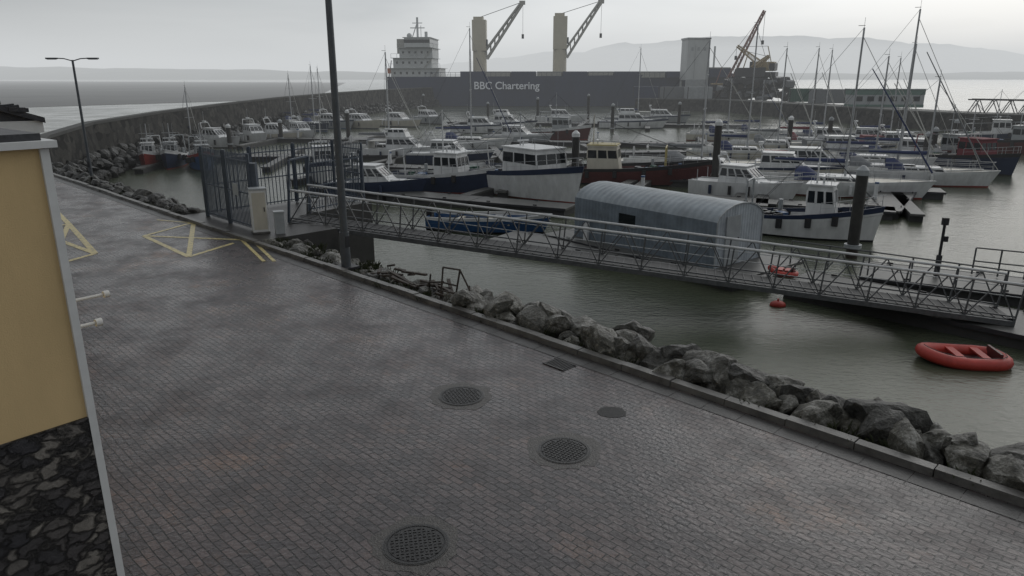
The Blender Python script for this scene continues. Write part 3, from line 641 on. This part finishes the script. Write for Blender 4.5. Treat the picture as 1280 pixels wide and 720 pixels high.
# ------------------------------------------------------------------ breakwater
def wallrun(name,pts,w,zt,m,cap,sl=.6):
    mb=MB(); n=len(pts); P_=[Vector((p[0],p[1],0)) for p in pts]
    nr=[]
    for i in range(n):
        d=(P_[min(i+1,n-1)]-P_[max(i-1,0)]).normalized(); nr.append(Vector((d.y,-d.x,0)))
    def q(p,nn,o,z): v=p+nn*o; v.z=z; return v
    for i in range(n-1):
        a,b=P_[i],P_[i+1];na,nb=nr[i],nr[i+1]; z0,z1=zt[i],zt[i+1]
        mb.quad([q(a,na,w/2+sl,-3.4),q(b,nb,w/2+sl,-3.4),q(b,nb,w/2,z1),q(a,na,w/2,z0)],m)
        mb.quad([q(b,nb,-w/2-sl,-3.4),q(a,na,-w/2-sl,-3.4),q(a,na,-w/2,z0),q(b,nb,-w/2,z1)],m)
        o0,o1=-w/2-.05,w/2+.05
        vs=[q(a,na,o0,z0),q(b,nb,o0,z1),q(b,nb,o1,z1),q(a,na,o1,z0),q(a,na,o0,z0+.22),q(b,nb,o0,z1+.22),q(b,nb,o1,z1+.22),q(a,na,o1,z0+.22)]
        mb.add(vs,[(0,1,2,3),(7,6,5,4),(3,2,6,7),(1,0,4,5)],cap)
    mb.build(name)
def wallstone():
    m=bpy.data.materials.new('breakwater_stone'); m.use_nodes=True; nt=m.node_tree;N=nt.nodes;L=nt.links;b=N['Principled BSDF'];b.inputs['Roughness'].default_value=.75; b.inputs['Specular IOR Level'].default_value=.2
    g=N.new('ShaderNodeNewGeometry'); v=N.new('ShaderNodeTexVoronoi');v.inputs['Scale'].default_value=1.7;L.new(g.outputs['Position'],v.inputs['Vector'])
    hs=N.new('ShaderNodeSeparateColor');L.new(v.outputs['Color'],hs.inputs[0])
    n=N.new('ShaderNodeTexNoise');n.inputs['Scale'].default_value=.6;n.inputs['Detail'].default_value=9;n.inputs['Roughness'].default_value=.8;L.new(g.outputs['Position'],n.inputs['Vector'])
    mm=N.new('ShaderNodeMath');mm.operation='MULTIPLY';L.new(hs.outputs[0],mm.inputs[0]);L.new(n.outputs['Fac'],mm.inputs[1])
    r=N.new('ShaderNodeValToRGB');e=r.color_ramp.elements;e[0].position=.05;e[0].color=(.007,.007,.0065,1);e[1].position=.55;e[1].color=(.06,.057,.05,1);L.new(mm.outputs[0],r.inputs['Fac']);L.new(r.outputs['Color'],b.inputs['Base Color'])
    bp=N.new('ShaderNodeBump');bp.inputs['Distance'].default_value=.25;L.new(mm.outputs[0],bp.inputs['Height']);L.new(bp.outputs['Normal'],b.inputs['Normal']); return m
BW=wallstone()
BWC=mat('breakwater_cap',(.09,.09,.085),.7,var=.4,scale=.4,spec=.25)
bw=[(-28.5,42.5),(-31.3,49),(-34.5,60),(-36,75),(-36.5,92),(-36,115),(-34,140),(-30,165),(-23,190),(-13,206),(4,214)]
wallrun('breakwater',bw,.7,[.5,1.0,1.2,1.35,1.5,1.7,1.8,1.9,2.0,2.0,2.0],BW,BWC)
mb=MB()
for i in range(len(bw)-1):
    a=Vector((*bw[i],0));b=Vector((*bw[i+1],0)); d=(b-a); n_=Vector((d.y,-d.x,0)).normalized(); k=int(d.length/.62)
    for j in range(k):
        for o,z in((1.0,-1.2),(1.4,-1.8),(2.0,-2.4)): rock(mb,a.lerp(b,j/k)+n_*(o+U(-.25,.25))+Vector((0,0,z+U(-.3,.3))),U(.25,.55),2 if i<3 else 1,RMD)
mb.build('breakwater_boulders')
wallrun('quay_wall',[(30,176),(48,168),(56,140),(61,118),(66,104),(110,84),(240,70)],6,[-.2]*7,BW,BWC)

# ------------------------------------------------------------------ ship
sp=empty('cargo_ship',(12,198,WZ),math.radians(-3)); LS=88
mb=MB()
g=hull(mb,LS,14,7.4,.9,SHIPB,SHIPR,SHIPB,JIBG,n=24,tr=.93,rake=.04,bul=.9)
mb.build('hull',parent=sp)
mb=MB(); mb.box((LS*.45,0,8.4),(9,9,2.2),SHIPB); mb.box((LS*.46,0,9.6),(7,8,.3),JIBG); mb.beam((LS*.46,0,9),(LS*.46,0,15),.25,SHIPW,8); mb.beam((LS*.46,-1,13),(LS*.46,1,13),.1,SHIPW)
for i in range(9): mb.box((-22+i*6.6,0,8.0),(6.2,11,1.5),JIBG if i%2 else SHIPB)
for i in range(60): mb.beam((-34+i*1.3,-6.7,7.3),(-34+i*1.3,-6.7,8.5),.05,SHIPB,4)
mb.beam((-34,-6.7,8.5),(43,-6.7,8.5),.06,SHIPB,4)
mb.build('forecastle_and_hatches',parent=sp)
mb=MB(); z=7.0; x=-LS/2+7.2
for i,(l,w,hh,dx) in enumerate(((12.5,12,2.5,0),(10,11.5,2.4,-.6),(8.5,11,2.4,.3))):
    x_=x+dx; mb.box((x_,0,z+hh/2),(l,w,hh),SHIPW); mb.box((x_,0,z+hh+.06),(l+1.0,w+1.4,.1),SHIPW)
    for k in range(int(l/1.6)): mb.box((x_-l/2+1.0+k*1.6,-w/2-.02,z+hh*.55),(.5,.06,.6),GLASS)
    for k in range(8): mb.beam((x_-l/2-.4+k*(l+.8)/7,-w/2-.6,z+hh+.1),(x_-l/2-.4+k*(l+.8)/7,-w/2-.6,z+hh+1.1),.05,SHIPW,4)
    mb.beam((x_-l/2-.4,-w/2-.6,z+hh+1.1),(x_+l/2+.4,-w/2-.6,z+hh+1.1),.05,SHIPW,4); mb.beam((x_+l/2-2,-w/2-.3,z),(x_+l/2+.2,-w/2-.3,z+hh),.14,JIBG,4)
    z+=hh+.1
mb.box((x+1,0,z+1.2),(6.5,14.5,2.3),SHIPW); mb.box((x+1,0,z+1.5),(6.6,14.6,.8),GLASS); mb.box((x+1,0,z+2.4),(7.2,15,.15),SHIPW); z+=2.5
mb.beam((x,0,z),(x,0,z+5.2),.28,SHIPW,8); mb.beam((x-1.9,0,z+2.6),(x+1.9,0,z+2.6),.12,SHIPW); mb.beam((x-1.3,0,z+3.8),(x+1.3,0,z+3.8),.1,SHIPW); mb.beam((x-1.5,0,z),(x,0,z+4),.12,SHIPW); mb.beam((x+2.4,-1,z),(x+2.4,-1,z+1.6),.4,SHIPW,8); mb.ball((x-2.4,1,z+.7),.7,SHIPW); mb.beam((x+.9,0,z),(x+.9,0,z+3.2),.08,SHIPW)
mb.box((x-4.2,0,z-2),(2.2,3,3.6),JIBG); mb.box((x-5.8,-4.5,8.9),(3,1.4,1.3),ORANGE); mb.beam((x-7,-5,7),(x-6.2,-5,11.5),.15,SHIPW,4)
mb.build('superstructure',parent=sp)
def ship_crane(name,X,h,jl,jz,m,jm,w=3.6):
    mb=MB(); mb.beam((X,0,6.5),(X,0,6.5+h*.5),w*.52,m,12,w*.5); mb.box((X,0,6.5+h*.74),(w*1.0,w,h*.5),m); mb.box((X-.2,0,6.5+h+.15),(w*.7,w*.8,.9),m); mb.box((X+w*.55,-.6,6.5+h*.62),(.5,1.6,1.6),GLASS)
    a0=Vector((X+w*.5,0,6.5+h*.36)); a1=Vector((X+jl,0,jz)); d=a1-a0; u=Vector((-d.z,0,d.x)).normalized()
    for sg in(-1,1):
        p=a0+Vector((0,sg*1.0,0)); e=a1+Vector((0,sg*.35,0))
        mb.beam(p-u*.1,e,.34,jm,5); mb.beam(p+u*1.5,e+u*.5,.30,jm,5)
        for k in range(9): f=k/9;f2=(k+1)/9; mb.beam((p-u*.1).lerp(e,f),(p+u*1.5).lerp(e+u*.5,f2),.14,jm,4)
    mb.beam((X,0,6.5+h+.5),a1+u*.4,.09,DARK,4); mb.beam(a1,a1-Vector((0,0,jz*.3)),.05,DARK,4); mb.box(a1-Vector((0,0,jz*.3+.4)),(.6,.5,1.1),DARK); mb.box(a1+u*.2,(1.5,1.2,.9),jm)
    mb.build(name,parent=sp)
ship_crane('deck_crane',-20.5,15.2,11.3,25.6,IVORY,JIBG); ship_crane('deck_crane_2',.5,16,10.5,25.8,IVORY,JIBG)
tx=bpy.data.curves.new('hull_lettering','FONT'); tx.body='BBC Chartering'; tx.size=2.6; tx.extrude=.03; tx.offset=.03; tx.materials.append(LETTER)
to=bpy.data.objects.new('hull_lettering',tx); bpy.context.scene.collection.objects.link(to); to.parent=sp; to.location=(-21.5,-7.06,4.4); to.rotation_euler=(math.radians(90),0,0)

# port structures right of the ship
e=empty('quay_hopper_tower',(45,186,-.2),.05)
mb=MB(); mb.box((0,0,9.0),(5.4,5.5,9.5),SHIPW); 
for sx in(-2.4,2.4):
    for sy in(-2.5,2.5): mb.beam((sx,sy,0),(sx,sy,5),.3,SHIPW,4)
mb.box((0,0,13.9),(5.8,5.8,.4),GREYW); mb.box((0,-2.8,3.0),(5,.1,2.8),GREYW); 
for k in range(3): mb.box((-1.5+k*1.5,-2.78,11.5),(.6,.06,.8),GREYW)
mb.box((-.8,-2.78,8.5),(.08,.06,8),GREYW)
mb.build('tower_body',parent=e)
CR=mat('crane_red_oxide',(.24,.11,.09),.5); YW=mat('machine_yellow',(.32,.24,.12),.5)
def mobile(name,p,rz,jl,jh,m,bod):
    mb=MB(); mb.box((0,0,.9),(7,3.2,1.0),DARK)
    for k in(-2.6,-.9,.9,2.6):
        for sy in(-1.5,1.5): mb.beam((k,sy-.2,.6),(k,sy+.2,.6),.6,BLACK,12)
    mb.box((-.6,0,2.6),(4.6,3,2.0),bod); mb.box((2.2,-.9,2.7),(1.2,1.2,2.0),GLASS); mb.box((-2.6,0,2.5),(1.2,3.1,1.6),DARK)
    a0=Vector((1,0,3));a1=Vector((jl,0,jh)); d=(a1-a0);u=Vector((-d.z,0,d.x)).normalized()
    for sg in(-.6,.6):
        for o in(0,1.1):
            mb.beam(a0+Vector((0,sg,0))+u*o,a1+Vector((0,sg*.4,0))+u*o*.4,.15,m,4)
        for k in range(12): mb.beam((a0+Vector((0,sg,0))).lerp(a1+Vector((0,sg*.4,0)),k/12),(a0+Vector((0,sg,0))+u*1.1).lerp(a1+Vector((0,sg*.4,0))+u*.44,(k+1)/12),.07,m,4)
    mb.beam((-2,0,3.6),(-1,0,7),.12,m,4); mb.beam((-1,0,7),a1,.05,DARK,3); mb.beam(a1,a1-Vector((0,0,jh*.35)),.05,DARK,3); mb.box(a1-Vector((0,0,jh*.35)),(.5,.5,.9),DARK)
    mb.build(name,p,rz)
mobile('mobile_crane',(50,176,-.2),0,8,19.5,CR,YW)
mobile('excavator',(57,172,4.5),2.6,6.0,7.0,YW,YW)
mobile('excavator',(54,170,3.2),.3,4.5,6,YW,DARK)
mb=MB()
for k in range(220): 
    r=U(0,1); mb.box((U(-9,9)*(1-.3*r),U(-3,3),.3+r*5.0*(1-r*.2)),(U(.6,2.4),U(.5,1.8),U(.4,1.4)),random.choice((RUST,DARK,CANG,DARK)),rz=U(0,3),ry=U(-.6,.6))
mb.build('scrap_heap',(56,170,-.1),-.3)
PCG=mat('cabin_green',(.09,.17,.14),.5)
e=empty('harbour_cabin',(64,128,-.2),-.05); mb=MB(); mb.box((0,0,1.5),(12,3,2.9),GREYW); mb.box((0,0,2.6),(12.1,3.1,.9),PCG); mb.box((0,0,.3),(12.1,3.1,.5),PCG); mb.box((0,0,3.08),(12.4,3.4,.1),GREYW)
for k in range(6): mb.box((-4.8+k*1.9,-1.54,1.5),(1.1,.08,.8),GLASS)
mb.build('cabin_body',parent=e)
mb=MB(); LB=34; 
for y in(0,3):
    for z in(0,2.2): mb.beam((0,y,z),(LB,y,z),.12,DARK,4)
    for k in range(17): mb.beam((k*2,y,0),(k*2+1,y,2.2),.08,DARK,4); mb.beam((k*2+1,y,2.2),(k*2+2,y,0),.08,DARK,4)
mb.box((LB/2,1.5,0),(LB,2.8,.15),DARK)
for k in range(4): 
    for y in(.2,2.8): mb.beam((4+k*9,y,-4),(4+k*9,y,0),.25,PILE,8)
mb.build('lattice_footbridge',(65,106,-.4),math.radians(-40))
for i,(x,y,c) in enumerate(((32,178,SHIPB),(38,175,CANG),(43,172,GREYW),(59,150,GREEN),(60,142,CANG),(75,100,GREYW),(90,94,SHIPB))):
    mb=MB(); mb.box((0,0,1.3),(6,2.4,2.6),c)
    for k in range(20): mb.box((-2.85+k*.3,-1.22,1.3),(.12,.06,2.4),c)
    for sx in(-2.95,2.95): mb.box((sx,-1.2,1.3),(.16,.16,2.62),DARK)
    mb.build('shipping_container',(x,y,.025),U(-.3,.3))
# ------------------------------------------------------------------ hills
def hills(name,D,prof,colr,amp=1):
    m=mat(name+'_hazed_moor_%d'%D,colr,1,var=.35,scale=.012,spec=0); mb=MB(); vs=[];fs=[]; n=160; rows=7
    x0,x1=prof[0][0],prof[-1][0]
    for i in range(n+1):
        x=x0+(x1-x0)*i/n
        for (a,ya),(b,yb) in zip(prof,prof[1:]):
            if a<=x<=b: y=ya+(yb-ya)*(3*((x-a)/(b-a))**2-2*((x-a)/(b-a))**3)
        X=(x-640)/938*D
        zt=max(2,(95-y)/938*D+CAMZ+amp*(12*noise.noise(Vector((x*.02,D,0)))*D/3000+5*noise.noise(Vector((x*.08,D,3)))*D/3000))
        for j in range(rows):
            f=j/(rows-1); vs.append((X,D-D*.12*(1-f)+ 30*noise.noise(Vector((x*.05,f*5,0))),WZ-1+(zt-WZ)*f**.8))
    for i in range(n):
        for j in range(rows-1): fs.append((i*rows+j,(i+1)*rows+j,(i+1)*rows+j+1,i*rows+j+1))
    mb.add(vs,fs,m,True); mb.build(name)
hills('hills',3600,[(300,96),(480,90),(600,76),(700,66),(780,57),(900,48),(1000,47),(1100,52),(1200,60),(1320,72),(1500,80),(1900,90)],(.34,.35,.35))  # pale grey has distance haze mixed into the base colour
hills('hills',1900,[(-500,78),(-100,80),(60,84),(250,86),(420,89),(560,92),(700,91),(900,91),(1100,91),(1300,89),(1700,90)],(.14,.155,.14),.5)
SAND=mat('wet_sand',(.10,.10,.095),.6,var=.45,scale=.02)
mb=MB(); mb.quad([(-900,300,WZ+.05),(-150,150,WZ+.05),(-70,260,WZ+.05),(-200,900,WZ+.05),(-1500,1500,WZ+.05)],SAND); mb.build('sand_flats')

# sea mist / drizzle layer lying over the estuary (haze light added as volume emission)
mm=bpy.data.materials.new('emissive_mist'); mm.use_nodes=True; nt=mm.node_tree; N=nt.nodes; L=nt.links; N.clear()
o_=N.new('ShaderNodeOutputMaterial'); ab=N.new('ShaderNodeVolumeAbsorption'); em=N.new('ShaderNodeEmission'); ad=N.new('ShaderNodeAddShader')
DEN=.00062; ab.inputs['Color'].default_value=(0,0,0,1); ab.inputs['Density'].default_value=DEN
em.inputs['Color'].default_value=(.62,.64,.65,1); em.inputs['Strength'].default_value=DEN
L.new(ab.outputs[0],ad.inputs[0]); L.new(em.outputs[0],ad.inputs[1]); L.new(ad.outputs[0],o_.inputs['Volume'])
mb=MB(); mb.box((0,3040,60),(9000,6000,130),mm); mb.build('emissive_mist')

# ------------------------------------------------------------------ light
SAZ,SEL=math.radians(37),math.radians(18)
sd=Vector((math.sin(SAZ)*math.cos(SEL),math.cos(SAZ)*math.cos(SEL),math.sin(SEL)))
w=bpy.data.worlds.new('World'); bpy.context.scene.world=w; w.use_nodes=True; nt=w.node_tree; N=nt.nodes; L=nt.links; N.clear()
out=N.new('ShaderNodeOutputWorld'); sky=N.new('ShaderNodeTexSky'); sky.sky_type='NISHITA'; sky.sun_disc=False; sky.sun_elevation=SEL; sky.sun_rotation=SAZ
bg1=N.new('ShaderNodeBackground'); bg1.inputs['Strength'].default_value=.08; L.new(sky.outputs[0],bg1.inputs['Color'])
tc=N.new('ShaderNodeTexCoord'); nv=N.new('ShaderNodeVectorMath');nv.operation='NORMALIZE';L.new(tc.outputs['Generated'],nv.inputs[0])
mp=N.new('ShaderNodeMapping');mp.inputs['Scale'].default_value=(1,1,5);mp.inputs['Location'].default_value=(3.1,.4,0);L.new(nv.outputs[0],mp.inputs['Vector'])
n=N.new('ShaderNodeTexNoise');n.inputs['Scale'].default_value=2.0;n.inputs['Detail'].default_value=5;n.inputs['Roughness'].default_value=.45;n.inputs['Distortion'].default_value=.4;L.new(mp.outputs['Vector'],n.inputs['Vector'])
cr=N.new('ShaderNodeValToRGB');e_=cr.color_ramp.elements;e_[0].position=.33;e_[0].color=(.38,.405,.43,1);e_[1].position=.62;e_[1].color=(.84,.855,.865,1);L.new(n.outputs['Fac'],cr.inputs['Fac'])
dt=N.new('ShaderNodeVectorMath');dt.operation='DOT_PRODUCT';L.new(nv.outputs[0],dt.inputs[0]);dt.inputs[1].default_value=sd
mr=N.new('ShaderNodeMapRange');mr.inputs[1].default_value=.35;mr.inputs[2].default_value=1;mr.inputs[3].default_value=.52;mr.inputs[4].default_value=1.5;L.new(dt.outputs['Value'],mr.inputs[0])
ml=N.new('ShaderNodeMix');ml.data_type='RGBA';ml.blend_type='MULTIPLY';ml.inputs[0].default_value=1;L.new(cr.outputs['Color'],ml.inputs[6]);L.new(mr.outputs[0],ml.inputs[7])
bg2=N.new('ShaderNodeBackground');L.new(ml.outputs[2],bg2.inputs['Color']);bg2.inputs['Strength'].default_value=1.08
ms=N.new('ShaderNodeMixShader');ms.inputs[0].default_value=.9;L.new(bg1.outputs[0],ms.inputs[1]);L.new(bg2.outputs[0],ms.inputs[2]);L.new(ms.outputs[0],out.inputs['Surface'])
sl=bpy.data.lights.new('sun','SUN'); sl.energy=.5; sl.angle=math.radians(45); sl.color=(1,.97,.92); so=bpy.data.objects.new('sun',sl); bpy.context.scene.collection.objects.link(so)
so.rotation_euler=(-sd).to_track_quat('-Z','Y').to_euler()

# ------------------------------------------------------------------ camera
cd=bpy.data.cameras.new('camera'); cam=bpy.data.objects.new('camera',cd); bpy.context.scene.collection.objects.link(cam)
cam.location=(0,0,CAMZ); cam.rotation_euler=(math.pi/2-PITCH,0,0); cd.sensor_width=36; cd.lens=36*F_/1280; cd.clip_start=.1; cd.clip_end=12000
sc=bpy.context.scene; sc.camera=cam; sc.view_settings.view_transform='Standard'; sc.view_settings.look='None'; sc.view_settings.exposure=0
